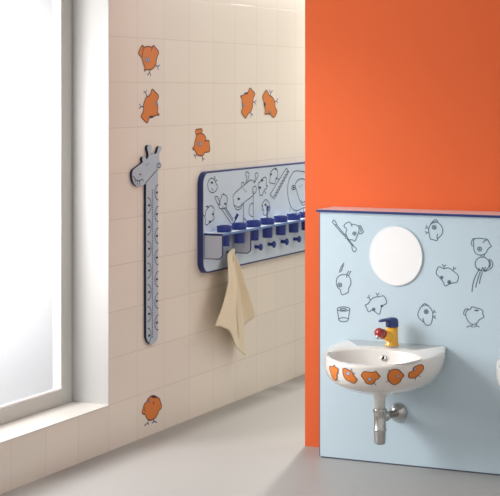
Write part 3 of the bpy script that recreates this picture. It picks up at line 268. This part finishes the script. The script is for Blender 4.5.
# window: frame, glazing bead and frosted pane
fx0, fx1, fw = -.232, -.195, .085
bm = bmesh.new()
a, b, c, d = WY0 + .003, WY1 - .003, WZ0, WZ1 - .003
box(bm, fx0, fx1, b - fw, b, c, d, .002); box(bm, fx0, fx1, a, a + fw, c, d, .002)
box(bm, fx0, fx1, a + fw, b - fw, c, c + .068, .002); box(bm, fx0, fx1, a + fw, b - fw, d - fw, d, .002)
win = structure(from_bm('window_1', bm, M['frame']))
bm = bmesh.new(); i0, i1, k0, k1 = a + fw, b - fw, c + .068, d - fw; t = .009
box(bm, fx1 - .016, fx1 - .003, i1 - t, i1, k0, k1); box(bm, fx1 - .016, fx1 - .003, i0, i0 + t, k0, k1)
box(bm, fx1 - .016, fx1 - .003, i0 + t, i1 - t, k0, k0 + t); box(bm, fx1 - .016, fx1 - .003, i0 + t, i1 - t, k1 - t, k1)
from_bm('glazing_bead', bm, M['lip'], win)
from_bm('glass_pane', B(fx1 - .022, fx1 - .018, i0 + .002, i1 - .002, k0 + .002, k1 - .002), M['pane'], win)

structure(from_bm('floor', B(-.3, 4.9, -1.0, 10.9, -.06, 0), M['floor']))
bm = B(.769, 4.9, YO, YO + .12, 0, WALL_H); bm.normal_update()
for f in bm.faces:
    if f.normal.y > .5: f.material_index = 1          # unseen corridor side, made off-white to cut orange bounce light
structure(from_bm('wall_back', bm, [M['orange'], M['white_wall']]))
structure(from_bm('wall_rear', B(-.3, 4.9, 10.9, 11.0, 0, WALL_H), M['white_wall']))

# ------------------------------------------------------------------ washstand panel
PX0, PX1, PZ = .9245, 2.75, 1.112
pan = thing('washstand_panel', 'pale blue boxed-in washstand panel with printed chick drawings, standing against orange wall', 'panel', (PX0, YB, 0))
child('front_panel', B(PX0, PX1, YB, YO - .0005, .006, PZ - .002, .0015), M['blue'], pan)
child('plinth_strip', B(PX0 + .003, PX1 - .003, YB + .003, YO - .0005, 0, .006), M['seal'], pan)
child('corner_strip', B(PX0 - .0035, PX0, YB + .0005, YO - .0005, .006, PZ - .002), M['seal'], pan)
child('ledge_top', B(PX0 - .011, PX1 + .01, YB - .010, YO - .0005, PZ - .002, PZ + .0085, .001), M['ledge'], pan)
bm = bmesh.new(); box(bm, PX0 - .0135, PX1 + .0125, YB - .0135, YB - .010, PZ - .003, PZ + .008, .001)
box(bm, PX0 - .0135, PX0 - .011, YB - .010, YO - .0005, PZ - .003, PZ + .008)
child('ledge_edge', bm, M['navy'], pan)

def ink(name, strokes, w, place, lift, m, root, sub=3):
    bm = bmesh.new(); k = 0
    for kind, pts in strokes:
        h = lift + .00005 * (k % 6); k += 1
        if kind == 'f': fill(bm, pts, place, h)
        else:
            closed = kind == 'l'
            p = smooth_pts(pts, closed, sub) if len(pts) < 30 else pts
            ribbon(bm, p, closed, w, place, h)
    return child(name, bm, m, root)
on_panel = lambda p, l: Vector((p[0], YB - l, p[1]))
for key, st in PANEL_INK.items():
    o = ink(key.split('#')[0], st, .0042, on_panel, .0006, M['ink'], pan)

# ------------------------------------------------------------------ mirror
MC = (1.2893, .9255); MR = (.1243, .1325)
mir = thing('wall_mirror', 'round frameless mirror mounted on the pale blue panel above the basin', 'mirror', (MC[0], YB, MC[1]))
def disc(bm, rx, rz, y0, y1, n=72):
    r = [[bm.verts.new((MC[0] + a * math.cos(2 * PI * i / n), y, MC[1] + b * math.sin(2 * PI * i / n))) for i in range(n)]
         for a, b, y in ((rx, rz, y0), (rx, rz, y1 + .0015), (rx - .002, rz - .002, y1))]
    for p, q in zip(r, r[1:]):
        for i in range(n): bm.faces.new((p[i], p[(i + 1) % n], q[(i + 1) % n], q[i]))
    bm.faces.new(r[0]); return r[-1]
bm = bmesh.new(); last = disc(bm, MR[0], MR[1], YB - .0012, YB - .007); bm.faces.new(last)
child('glass_rim', bm, M['mirror_edge'], mir)
bm = bmesh.new(); n = 72
bm.faces.new([bm.verts.new((MC[0] + (MR[0] - .004) * math.cos(2 * PI * i / n), YB - .0074, MC[1] + (MR[1] - .004) * math.sin(2 * PI * i / n))) for i in range(n)])
child('painted_reflection', bm, M['mirror'], mir)

# ------------------------------------------------------------------ wash basin
XC = 1.285
ZT, HB = .537, .190
def lerp_tab(tab, t):
    for (a, b), (c, d) in zip(tab, tab[1:]):
        if t <= c:
            k = (t - a) / (c - a)
            return b + (d - b) * max(0., k)
    return tab[-1][1]
def outer(s, z):
    """outer skin of the basin: s -1..1 along left side, front, right side; returns (x, out from wall)"""
    t = min(max((ZT - z) / HB, 0.), 1.)
    f = max(1 - t ** 3.3, .02) ** .62
    a = .258 * f
    wr = .2365 * lerp_tab([(0, 1), (.28, 1), (.4, .9), (.55, .76), (.75, .64), (.9, .42), (1, .08)], t)
    wr = min(wr, a * 1.02 + .002)
    p0 = lerp_tab([(0, 0), (.72, 0), (1, .14)], t)
    p1 = .10 + .08 * t
    pf = .2 + .245 * f
    if abs(s) <= .8:
        ph = s / .8 * math.pi / 2
        return a * math.sin(ph), p1 + (pf - p1) * math.cos(ph)
    k = (abs(s) - .8) / .2
    kk = k * k * (3 - 2 * k)
    return math.copysign(a + (wr - a) * kk, s), p1 + (p0 - p1) * k

def shear(p, z):
    """the rim dips towards the front; the belly stays level"""
    t = min(max((ZT - z) / HB, 0.), 1.)
    return z - 0.035 * min(1, max(0, p / .44)) * (1 - t)

def make_basin(label):
    root = thing('wash_basin', label, 'wash basin', (XC, YB, ZT), 'wall-hung basins on the blue panel')
    P = lambda x, p, z: Vector((XC + x, YB - .0006 - p, shear(p, z)))
    S = []
    for i in range(9): S.append(-1 + .2 * i / 8)
    for i in range(1, 48): S.append(-.8 + 1.6 * i / 48)
    for i in range(9): S.append(.8 + .2 * i / 8)
    REAR = 12
    bm = bmesh.new()
    def ring(z, inset=0., zz=None):
        pts = []
        for s in S:
            x, p = outer(s, z)
            if inset:
                l = math.hypot(x, max(p - .2, -.05)) or 1
                x -= inset * x / l; p -= inset * max(p - .2, 0) / l
            pts.append((x, p))
        a, b = pts[-1], pts[0]
        for i in range(1, REAR): pts.append((a[0] + (b[0] - a[0]) * i / REAR, a[1]))
        return pts, z if zz is None else zz
    levels = [ring(ZT, .018, ZT + .005), ring(ZT, .011, ZT + .0048), ring(ZT, .006, ZT + .0036), ring(ZT, .002, ZT + .0012), ring(ZT, 0, ZT - .0025)]
    for k in range(1, 25): levels.append(ring(ZT - .0025 - (HB - .0025) * k / 24))
    rings = [[bm.verts.new(P(x, p, z)) for x, p in pts] for pts, z in levels]
    N = len(rings[0])
    for a, b in zip(rings, rings[1:]):
        for i in range(N): bm.faces.new((a[i], a[(i + 1) % N], b[(i + 1) % N], b[i]))
    bm.faces.new(rings[-1])
    # inner bowl
    cx, cp, rx, rp = 0., .275, .208, .136
    inner = []
    for sc, z in ((1.03, ZT + .0052), (1.0, ZT + .003), (.985, ZT - .004), (.95, ZT - .03), (.88, ZT - .06), (.76, ZT - .088), (.56, ZT - .108), (.3, ZT - .117), (.1, ZT - .12)):
        row = []
        for x, p in levels[0][0]:
            an = math.atan2((p - cp) / rp, (x - cx) / rx)
            off = (1 - sc) * .02
            row.append(bm.verts.new(P(cx + rx * sc * math.cos(an), cp - off + rp * sc * math.sin(an), z)))
        inner.append(row)
    prev = rings[0]
    for row in inner:
        for i in range(N): bm.faces.new((prev[i], row[i], row[(i + 1) % N], prev[(i + 1) % N]))
        prev = row
    bm.faces.new(prev)
    child('bowl', bm, M['ceramic'], root, smooth=True)
    # overflow ring and plug
    ax = Vector((0, -.93, .36)).normalized()
    c = P(0.0, .1435 + .003, ZT - .033)
    bm = bmesh.new(); lathe(bm, [(.0065, .004), (.0065, .0075), (.012, .0075), (.0125, .004), (.0125, -.003)], c, ax, 24, cap=False)
    ov = child('overflow_ring', bm, M['chrome'], root, True)
    bm = bmesh.new(); lathe(bm, [(.0066, 0), (.0066, .0045)], c, ax, 20)
    child('overflow_hole', bm, M['black'], ov)
    bm = bmesh.new(); lathe(bm, [(.024, 0), (.024, .003), (.016, .005), (.004, .006)], P(0, .245, ZT - .1205), (0, 0, 1), 28)
    child('plug_hole_ring', bm, M['chrome'], root, True)
    # printed chicks wrapped round the front
    def place(p, l):
        s, z = p; s = max(-.985, min(.985, s)); z = min(max(z, ZT - HB + .002), ZT - .001)
        e = .004
        q = lambda s_, z_: (lambda o: P(o[0], o[1], z_))(outer(s_, z_))
        n = (q(s + e, z) - q(s - e, z)).cross(q(s, z + e) - q(s, z - e)).normalized()
        x, p_ = outer(s, z)
        if n.dot(Vector((x, -(p_ - .15), 0))) < 0: n = -n
        return q(s, z) + n * l
    asp = .43                       # metres per unit of s along the front
    for d in BASIN_CHICKS:
        bm = bmesh.new(); body = smooth_pts([(s * asp, z) for s, z in d['body']], True, 3)
        pl = lambda p, l: place((p[0] / asp, p[1]), l)
        fill(bm, body, pl, .0012, 0, 3)
        ribbon(bm, body, True, .0036, pl, .0017, 1)
        for e in d['eye']:
            e = [(s * asp, z) for s, z in e]
            fill(bm, e, pl, .002, 2); ribbon(bm, e, True, .0016, pl, .0022, 3)
        for f in d['feet']: ribbon(bm, [(s * asp, z) for s, z in f], False, .003, pl, .0015, 3)
        child('chick_print', bm, [M['chick'], M['chick_line'], M['chick_eye'], M['chick_blue']], root, recalc=False)
    return root
basin = make_basin('white wash basin with five orange chicks, under the round mirror and yellow faucet')
b2 = basin.copy(); COL.objects.link(b2); b2.location.x += .768
b2['label'] = 'white wash basin cut off by the right edge of the photo, only its rim showing'
for ch in list(basin.children):
    c = ch.copy(); COL.objects.link(c); c.parent = b2
    for g in ch.children:
        k = g.copy(); COL.objects.link(k); k.parent = c

# ------------------------------------------------------------------ faucet
FX, FY, FZ = XC + .010, YB - .070, ZT + .0025
fau = thing('faucet', 'yellow mixer faucet with blue lever top and red spout tip, standing on the basin', 'faucet', (FX, FY, FZ))
bm = bmesh.new(); lathe(bm, [(.031, 0), (.0315, .006), (.0275, .011), (.0262, .03), (.0258, .082)], (FX, FY, FZ), n=36)
child('faucet_body', bm, M['yellow'], fau, True)
dv = Vector((-.42, -.9, 0)).normalized()
bm = bmesh.new()
p0 = Vector((FX, FY, FZ + .038))
tube(bm, [p0, p0 + dv * .025 + Vector((0, 0, .006)), p0 + dv * .045 + Vector((0, 0, .0125)), p0 + dv * .058 + Vector((0, 0, .018))], [.024, .0225, .021, .0195], 24)
sp = child('spout', bm, M['yellow'], fau, True)
bm = bmesh.new(); t0 = p0 + dv * .052 + Vector((0, 0, .0155)); t1 = p0 + dv * .086 + Vector((0, 0, .0275)); t2 = p0 + dv * .095 + Vector((0, 0, .030))
tube(bm, [t0, t0 + (t1 - t0) * .1, t1, t2], [.018, .0225, .0212, .014], 24)
child('spout_tip', bm, M['red'], sp, True)
bm = bmesh.new(); lathe(bm, [(.009, 0), (.011, .004), (.011, .02)], t1 + Vector((0, 0, -.028)), (0, 0, 1), 20)
child('aerator', bm, M['chrome'], sp, True)
bm = bmesh.new(); lathe(bm, [(.026, .0815), (.0285, .083), (.0287, .103), (.027, .113), (.021, .1205), (.01, .1235)], (FX, FY, FZ), n=36)
cap = child('lever_cap', bm, M['fblue'], fau, True)
bm = bmesh.new(); h0 = Vector((FX, FY, FZ + .11))
ld = Vector((-.62, -.78, 0)).normalized(); side = ld.cross(Vector((0, 0, 1)))
rows = []
for t, w, th, dz in ((.0, .024, .010, 0), (.02, .022, .009, .003), (.04, .019, .007, .004), (.056, .016, .006, .002), (.065, .009, .004, 0)):
    c = h0 + ld * t + Vector((0, 0, dz))
    rows.append([bm.verts.new(c + side * (w * math.cos(2 * PI * k / 14)) + Vector((0, 0, th * math.sin(2 * PI * k / 14)))) for k in range(14)])
for a, b in zip(rows, rows[1:]):
    for k in range(14): bm.faces.new((a[k], a[(k + 1) % 14], b[(k + 1) % 14], b[k]))
bm.faces.new(rows[0]); bm.faces.new(rows[-1])
child('lever', bm, M['fblue'], cap, True)

# ------------------------------------------------------------------ drain trap
TX, TY = XC + .002, YB - .2
trap = thing('drain_trap', 'chrome bottle trap and white tailpiece hanging below the basin with chicks', 'drain trap', (TX, TY, .13))
bm = bmesh.new(); lathe(bm, [(.030, .361), (.030, .347), (.0285, .345), (.0285, .336), (.025, .334), (.0225, .286)], (TX, TY, 0), n=32)
child('tailpiece', bm, M['plastic'], trap, True)
bm = bmesh.new()
lathe(bm, [(.023, .287), (.0275, .286), (.0285, .283), (.0285, .268), (.0265, .266), (.0265, .262), (.0262, .2), (.027, .199), (.0295, .197), (.0295, .193), (.0275, .190), (.0268, .188), (.0255, .145), (.0235, .136), (.016, .1315), (.002, .130)], (TX, TY, 0), n=32)
child('trap_body', bm, M['chrome'], trap, True)
bm = bmesh.new()
for k in range(14):
    a = 2 * PI * k / 14
    box(bm, TX + .0283 * math.cos(a) - .002, TX + .0283 * math.cos(a) + .002, TY + .0283 * math.sin(a) - .002, TY + .0283 * math.sin(a) + .002, .2685, .2825)
child('ring_nut', bm, M['chrome'], trap)
FXX, FZZ = 1.298, .235
bm = bmesh.new(); A = Vector((TX, TY + .02, .245)); E = Vector((FXX, YB - .02, FZZ)); dA = (E - A)
tube(bm, [A, A + dA * .16, A + dA * .17, A + dA * .32, A + dA * .33, E], [.020, .020, .023, .023, .0165, .0165], 24)
child('outlet_pipe', bm, M['chrome'], trap, True)
bm = bmesh.new(); lathe(bm, [(.043, 0.0008), (.043, .005), (.036, .015), (.026, .024), (.018, .03)], (FXX, YB, FZZ), (0, -1, 0), 36)
child('wall_flange', bm, M['chrome'], trap, True)

# ------------------------------------------------------------------ wall chick tiles
CH_L = {
 'a': 'orange chick decal on the tiles, topmost beside the window, wings up',
 'b': 'orange chick decal lying on its side, feet to the left, just below the topmost one',
 'c': 'left one of the orange chick pair above the cup rack, feet to the right',
 'd': 'right one of the orange chick pair above the cup rack, nearest the orange wall',
 'e': 'orange chick decal between the giraffe head and the upper left corner of the cup rack',
 'f': 'orange chick decal standing upright near the floor, below the giraffe ruler'}
on_wall = lambda p, l: Vector((l, p[0], p[1]))
for key, d in WALL_CHICKS.items():
    ys = [p[0] for p in d['body']]; zs = [p[1] for p in d['body']]
    root = thing('chick_decal', CH_L[key], 'wall decal', (0, (min(ys) + max(ys)) / 2, (min(zs) + max(zs)) / 2), 'orange chick decals on the tiles')
    body = smooth_pts(d['body'], True, 3)
    bm = bmesh.new(); fill(bm, body, on_wall, .0008); child('chick_body', bm, M['chick'], root)
    bm = bmesh.new(); ribbon(bm, body, True, .0058, on_wall, .0012)
    for l in d['lines']: ribbon(bm, smooth_pts(l, False), False, .005, on_wall, .0012)
    child('outline', bm, M['chick_line'], root)
    if d['eye']:
        bm = bmesh.new()
        for e, q in zip(d['eye'], d['pupil']):
            fill(bm, e, on_wall, .0014, 0); fill(bm, q, on_wall, .0018, 1); ribbon(bm, e, True, .003, on_wall, .0016, 1)
        child('eye', bm, [M['chick_eye'], M['chick_blue']], root)
    if d['dark']:
        bm = bmesh.new()
        for e in d['dark']: fill(bm, e, on_wall, .0016)
        child('tuft', bm, M['chick_dark'], root)
    for i in range(0, len(d['feet']), 2):
        bm = bmesh.new()
        for l in d['feet'][i:i + 2]: ribbon(bm, l, False, .0062, on_wall, .0010)
        child('foot', bm, M['chick_blue'], root)

# ------------------------------------------------------------------ extruded flat boards
def slab(bm, outline, x0, x1, edge_idx=1, face_idx=0, rim=0.):
    f = [bm.verts.new((x1, p[0], p[1])) for p in outline]; b = [bm.verts.new((x0, p[0], p[1])) for p in outline]
    tri = tessellate_polygon([[Vector((p[0], p[1], 0)) for p in outline]])
    for t in tri:
        bm.faces.new([f[k] for k in t]).material_index = face_idx
        bm.faces.new([b[k] for k in reversed(t)]).material_index = edge_idx
    n = len(outline)
    for i in range(n):
        bm.faces.new((f[i], b[i], b[(i + 1) % n], f[(i + 1) % n])).material_index = edge_idx

# giraffe height ruler
gir = thing('giraffe_height_ruler', 'tall grey giraffe-shaped height ruler mounted on the cream tiled wall', 'height chart', (0, 6.93, .44))
O = smooth_pts(RULER_OUTLINE[:-6], False, 3) + smooth_pts(RULER_OUTLINE[-6:], False, 4)
bm = bmesh.new(); slab(bm, O, .001, .014)
child('ruler_board', bm, [M['ruler'], M['ruler_edge']], gir)
on_ruler = lambda p, l: Vector((.014 + l, p[0], p[1]))
ink('face_drawing', RULER_FACE, .0042, on_ruler, .0006, M['board_ink'], gir)
bm = bmesh.new()
for k in range(62):
    z = 1.18 - k * .0115
    ribbon(bm, [(6.939, z), (6.939, z - .007)], False, .010, on_ruler, .0006)
child('centre_scale', bm, M['chick_blue'], gir)
y0, y1 = 6.888, 7.0
for k in range(7):
    for side_, zc in ((1, 1.165 - .1047 * k), (0, 1.108 - .1038 * k)):
        if zc < .47: continue
        bm = bmesh.new(); arc = []
        for i in range(11):
            a = -PI / 2 + PI * i / 10
            arc.append(((y1 - .036 * math.cos(a) - .001) if side_ else (y0 + .036 * math.cos(a) + .001), zc + .037 * math.sin(a)))
        ribbon(bm, arc, False, .0045, on_ruler, .0008)
        yc = y1 - .016 if side_ else y0 + .017
        fill(bm, [(yc - .010, zc - .005), (yc + .010, zc - .005), (yc + .010, zc + .005), (yc - .010, zc + .005)], on_ruler, .0008)
        child('spot_mark', bm, M['board_ink'], gir)

# ------------------------------------------------------------------ cup and coat rack
RY0, RY1, RZ0, RZ1 = 7.445, 9.32, .7245, 1.243
rack = thing('cup_rack', 'long pale blue wall rack with navy edge, animal drawings, cup shelf and pegs', 'rack', (0, RY0, RZ0))
def rrect(a0, a1, b0, b1, r, n=8):
    pts = []
    for cx, cy, s in ((a1 - r, b0 + r, -90), (a1 - r, b1 - r, 0), (a0 + r, b1 - r, 90), (a0 + r, b0 + r, 180)):
        for i in range(n + 1):
            an = math.radians(s + 90 * i / n); pts.append((cx + r * math.cos(an), cy + r * math.sin(an)))
    return pts
bm = bmesh.new(); slab(bm, rrect(RY0, RY1, RZ0, RZ1, .062), .001, .0300)
on_board = lambda p, l: Vector((.030 + l, p[0], p[1]))
ro = rrect(RY0 + .004, RY1 - .004, RZ0 + .004, RZ1 - .004, .058)
ribbon(bm, ro, True, .008, on_board, .0004, 1)
child('back_board', bm, [M['board'], M['navy']], rack)
for key, st in BOARD_INK.items():
    ink(key.split('#')[0], st, .0048, on_board, .0008, M['board_ink'], rack)
SZ = .932; SX1 = .132
CUPX, CUPY0, CUPD = .089, 7.575, .1788
# shelf with holes for the cups
NC = 9
bm = bmesh.new(); ya, yb = RY0 + .018, RY1 - .1
y_prev = ya; hr = .0295; n = 24
for i in range(NC):
    cy = CUPY0 + CUPD * i
    lo, hi = (ya if i == 0 else cy - CUPD / 2), (yb if i == NC - 1 else cy + CUPD / 2)
    for z in (SZ, SZ - .010):
        inn = []; out_ = []
        for k in range(n):
            an = 2 * PI * k / n; cx_, sy_ = math.cos(an), math.sin(an)
            inn.append(bm.verts.new((CUPX + hr * cx_, cy + hr * sy_, z)))
            tx = ((SX1 - CUPX) if cx_ > 0 else (CUPX - .0302)) / max(abs(cx_), 1e-6); ty = ((hi - cy) if sy_ > 0 else (cy - lo)) / max(abs(sy_), 1e-6)
            q = min(tx, ty); out_.append(bm.verts.new((CUPX + q * cx_, cy + q * sy_, z)))
        for corner in ((.0302, lo), (.0302, hi), (SX1, lo), (SX1, hi)):
            an = math.atan2(corner[1] - cy, corner[0] - CUPX) % (2 * PI); k = int(an / (2 * PI) * n)
            c = bm.verts.new((corner[0], corner[1], z)); bm.faces.new((out_[k], c, out_[(k + 1) % n]))
        for k in range(n): bm.faces.new((inn[k], out_[k], out_[(k + 1) % n], inn[(k + 1) % n]))
child('shelf', bm, M['board'], rack, recalc=False)
bm = bmesh.new(); box(bm, SX1, SX1 + .003, ya, yb, SZ - .0105, SZ + .0005)
child('shelf_front_edge', bm, M['shelf_edge'], rack)
# bracket plates, perpendicular to the wall, rounded at the lower outer corner
def plate(yc, zb):
    r = .026; x0, x1 = .0305, SX1 + .002
    out = [(x0, SZ - .011), (x0, zb)] + [(x1 - r + r * math.sin(PI / 2 * i / 8), zb + r - r * math.cos(PI / 2 * i / 8)) for i in range(9)] + [(x1, SZ - .011)]
    bm = bmesh.new(); th = .010
    f = [bm.verts.new((x, yc - th / 2, z)) for x, z in out]; b = [bm.verts.new((x, yc + th / 2, z)) for x, z in out]
    bm.faces.new(f).material_index = 0; bm.faces.new(list(reversed(b))).material_index = 0
    m = len(out)
    for i in range(m): bm.faces.new((f[i], b[i], b[(i + 1) % m], f[(i + 1) % m])).material_index = 1
    ribbon(bm, out, False, .005, lambda p, l: Vector((p[0], yc - th / 2 - l, p[1])), .0004, 1)
    child('bracket_plate', bm, [M['plate'], M['navy']], rack)
plate(RY0 + .02, .803); plate(7.804, .803); plate(yb - .01, .803)
box_bm = B(.0305, SX1 + .0015, ya - .004, ya, SZ - .0105, SZ + .0005); child('shelf_end_edge', box_bm, M['navy'], rack)
HOOKS = [7.735, 7.9035, 8.0785, 8.2525, 8.4285, 8.6045, 8.78]
for y in HOOKS:
    bm = bmesh.new(); lathe(bm, [(.0095, .0302), (.0095, .056), (.0105, .058), (.0175, .060), (.0195, .064), (.0185, .069), (.012, .073), (.002, .0745)], (0, y, .8095), (1, 0, 0), 22)
    child('peg', bm, M['cup'], rack, True)

# ------------------------------------------------------------------ cups in the shelf
NAMES = ['nearest the window end of the rack, holding a leaning toothbrush', 'second from the left end of the rack, above the hanging towel',
         'third from the left end of the rack, below the giraffe drawing', 'fourth from the left end of the rack, holding an upright toothbrush',
         'fifth from the left end of the rack, below the comb drawing', 'sixth from the left end of the rack, below the lion drawing',
         'half hidden behind the edge of the orange wall']
def cup_bm():
    bm = bmesh.new()
    lathe(bm, [(.0255, .004), (.0265, 0), (.0265, -.001 + .0), (.0272, .002), (.0285, .068), (.0375, .0715), (.0390, .074), (.0390, .101), (.0380, .104), (.0350, .104), (.0335, .101), (.0265, .07), (.024, .006)], (0, 0, 0), n=32)
    return bm
proto = None
for i, nm in enumerate(NAMES):
    loc = (CUPX, CUPY0 + CUPD * i, SZ - .0710)
    if proto is None:
        proto = from_bm('tumbler', cup_bm(), M['cup'], smooth=True); o = proto
    else:
        o = proto.copy(); COL.objects.link(o)
    o.location = loc
    tag(o, 'navy blue plastic cup ' + nm, 'cup', 'navy cups in the rack shelf')

def toothbrush(label, a, b, bristle):
    root = thing('toothbrush', label, 'toothbrush', a, 'toothbrushes in the cups')
    a, b = Vector(a), Vector(b); d = b - a
    bm = bmesh.new(); tube(bm, [a, a + d * .3, a + d * .6, a + d * .8, a + d * .84, b], [.0036, .005, .004, .0028, .0045, .0045], 10)
    child('handle', bm, M['cup'], root, True)
    s = Vector(bristle).normalized(); bm = bmesh.new()
    for t in (.85, .895, .94, .985):
        c = a + d * t
        for off in (-.0022, .0022):
            o2 = d.normalized().cross(s) * off
            tube(bm, [c + s * .003 + o2, c + s * .015 + o2], .0024, 6)
    child('bristles', bm, M['cup'], root)
cy1 = CUPY0; bz = SZ - .071 + .0065
toothbrush('dark blue toothbrush leaning out of the leftmost cup', (CUPX - .008, cy1 - .010, bz + .004), (CUPX + .012, cy1 + .142, SZ + .078), (0, -.7, .5))
cy4 = CUPY0 + 3 * CUPD
toothbrush('dark toothbrush standing upright in the fourth cup', (CUPX, cy4 - .006, bz + .004), (CUPX - .012, cy4 + .024, SZ + .098), (1, .3, 0))

# ------------------------------------------------------------------ towel
HY, HZ_ = HOOKS[0], .8095
def path_bottom(t):
    P = [(0, 7.418, .47), (.2, 7.535, .452), (.3, 7.60, .425), (.42, 7.745, .33), (.54, 7.865, .252), (.60, 7.88, .30), (.66, 7.93, .385), (.76, 7.985, .40), (.88, 8.025, .435), (1, 8.01, .505)]
    for (a, y, z), (b, y2, z2) in zip(P, P[1:]):
        if t <= b: k = (t - a) / (b - a); return y + (y2 - y) * k, z + (z2 - z) * k
bm = bmesh.new(); NT, NR = 72, 46; grid = []
for i in range(NT + 1):
    t = i / NT; by, bzz = path_bottom(t); col = []
    # each strand is drawn up to the neck of the peg
    ang = (t - .5) * 2
    ty, tz = HY + .044 * ang - .034, HZ_ + .027 - .022 * abs(ang) ** 1.6
    for j in range(NR + 1):
        r = j / NR
        bow = (4 * r * (1 - r)) * (-.012 if t < .5 else .012) * (1 if t > .5 else -1)
        y = ty + (by - ty) * r ** 1.12 + bow * .9
        z = tz + (bzz - tz) * r
        amp = .021 * min(1, r * 1.8) * (1 - .35 * r)
        fold = math.sin(t * 21.0 + .4 + r * .9) * amp + math.sin(t * 6.2 + 1.1) * .016 * min(1, r * 1.3)
        back = -.052 * max(0., min(1., (t - .55) / .07)) * min(1, r * 2)
        x = .064 + .034 * min(1, r * 2.4) + fold + back - .012 * r
        if r < .12: k = r / .12; x = (.064 + .016 * math.cos(ang * 1.2)) * (1 - k) + max(x, .080 - .03 * abs(ang)) * k
        col.append(bm.verts.new((x, y, z)))
    grid.append(col)
for i in range(NT):
    for j in range(NR): bm.faces.new((grid[i][j], grid[i + 1][j], grid[i + 1][j + 1], grid[i][j + 1]))
tw = from_bm('hand_towel', bm, M['towel'], smooth=True, origin=(.05, HY, HZ_))
so = tw.modifiers.new('thickness', 'SOLIDIFY'); so.thickness = .003; so.offset = 0
tag(tw, 'cream cotton hand towel hanging in folds from a peg under the rack', 'towel')

# ------------------------------------------------------------------ light
def area(name, loc, target, size, energy, color=(1, 1, 1), size_y=None, spread=PI):
    l = bpy.data.lights.new(name, 'AREA'); l.energy = energy; l.color = color; l.spread = spread
    l.size = size
    if size_y: l.shape = 'RECTANGLE'; l.size_y = size_y
    o = bpy.data.objects.new(name, l); COL.objects.link(o); o.location = loc
    o.rotation_euler = (Vector(target) - Vector(loc)).to_track_quat('-Z', 'Y').to_euler(); return o
area('window_daylight', (-3.0, 3.0, 3.9), (.9, 7.0, 1.5), 1.7, 340, (1, .96, .9), 1.5)
area('window_low_daylight', (-.6, 5.7, 1.35), (1.2, 6.8, .9), 1.0, 62, (1, .98, .96), 1.1)
area('corridor_lamp', (.14, 9.9, 2.45), (.5, 7.2, 0), .2, 19, (1, .97, .9), spread=math.radians(92))
area('corridor_fill', (2.9, 9.3, 3.8), (0, 7.3, .7), 2.4, 42, (1, .95, .87))
# studio surroundings: a soft grey surround, brighter on the side of the camera
w = bpy.data.worlds.new('studio_sky'); bpy.context.scene.world = w; w.use_nodes = True
nt = w.node_tree; bg = nt.nodes['Background']
tc = nt.nodes.new('ShaderNodeTexCoord'); sx = nt.nodes.new('ShaderNodeSeparateXYZ'); nt.links.new(tc.outputs['Generated'], sx.inputs[0])
mr = nt.nodes.new('ShaderNodeMapRange'); mr.interpolation_type = 'SMOOTHSTEP'
mr.inputs['From Min'].default_value = .5; mr.inputs['From Max'].default_value = -.7
mr.inputs['To Min'].default_value = .5; mr.inputs['To Max'].default_value = .62
nt.links.new(sx.outputs['Y'], mr.inputs['Value']); nt.links.new(mr.outputs[0], bg.inputs['Strength'])
bg.inputs['Color'].default_value = (1, .985, .965, 1)

# ------------------------------------------------------------------ camera
cam = bpy.data.cameras.new('camera'); co = bpy.data.objects.new('camera', cam); COL.objects.link(co)
co.location = (3.767, 0, 1.65); co.rotation_euler = (PI / 2, 0, math.radians(25))
cam.sensor_width = 36; cam.lens = 1640 / 500 * 36; cam.shift_y = -(248 - 92) / 500
cam.clip_end = 100
sc = bpy.context.scene; sc.camera = co
sc.view_settings.view_transform = 'Standard'; sc.view_settings.look = 'None'
sc.view_settings.exposure = 0; sc.view_settings.gamma = 1
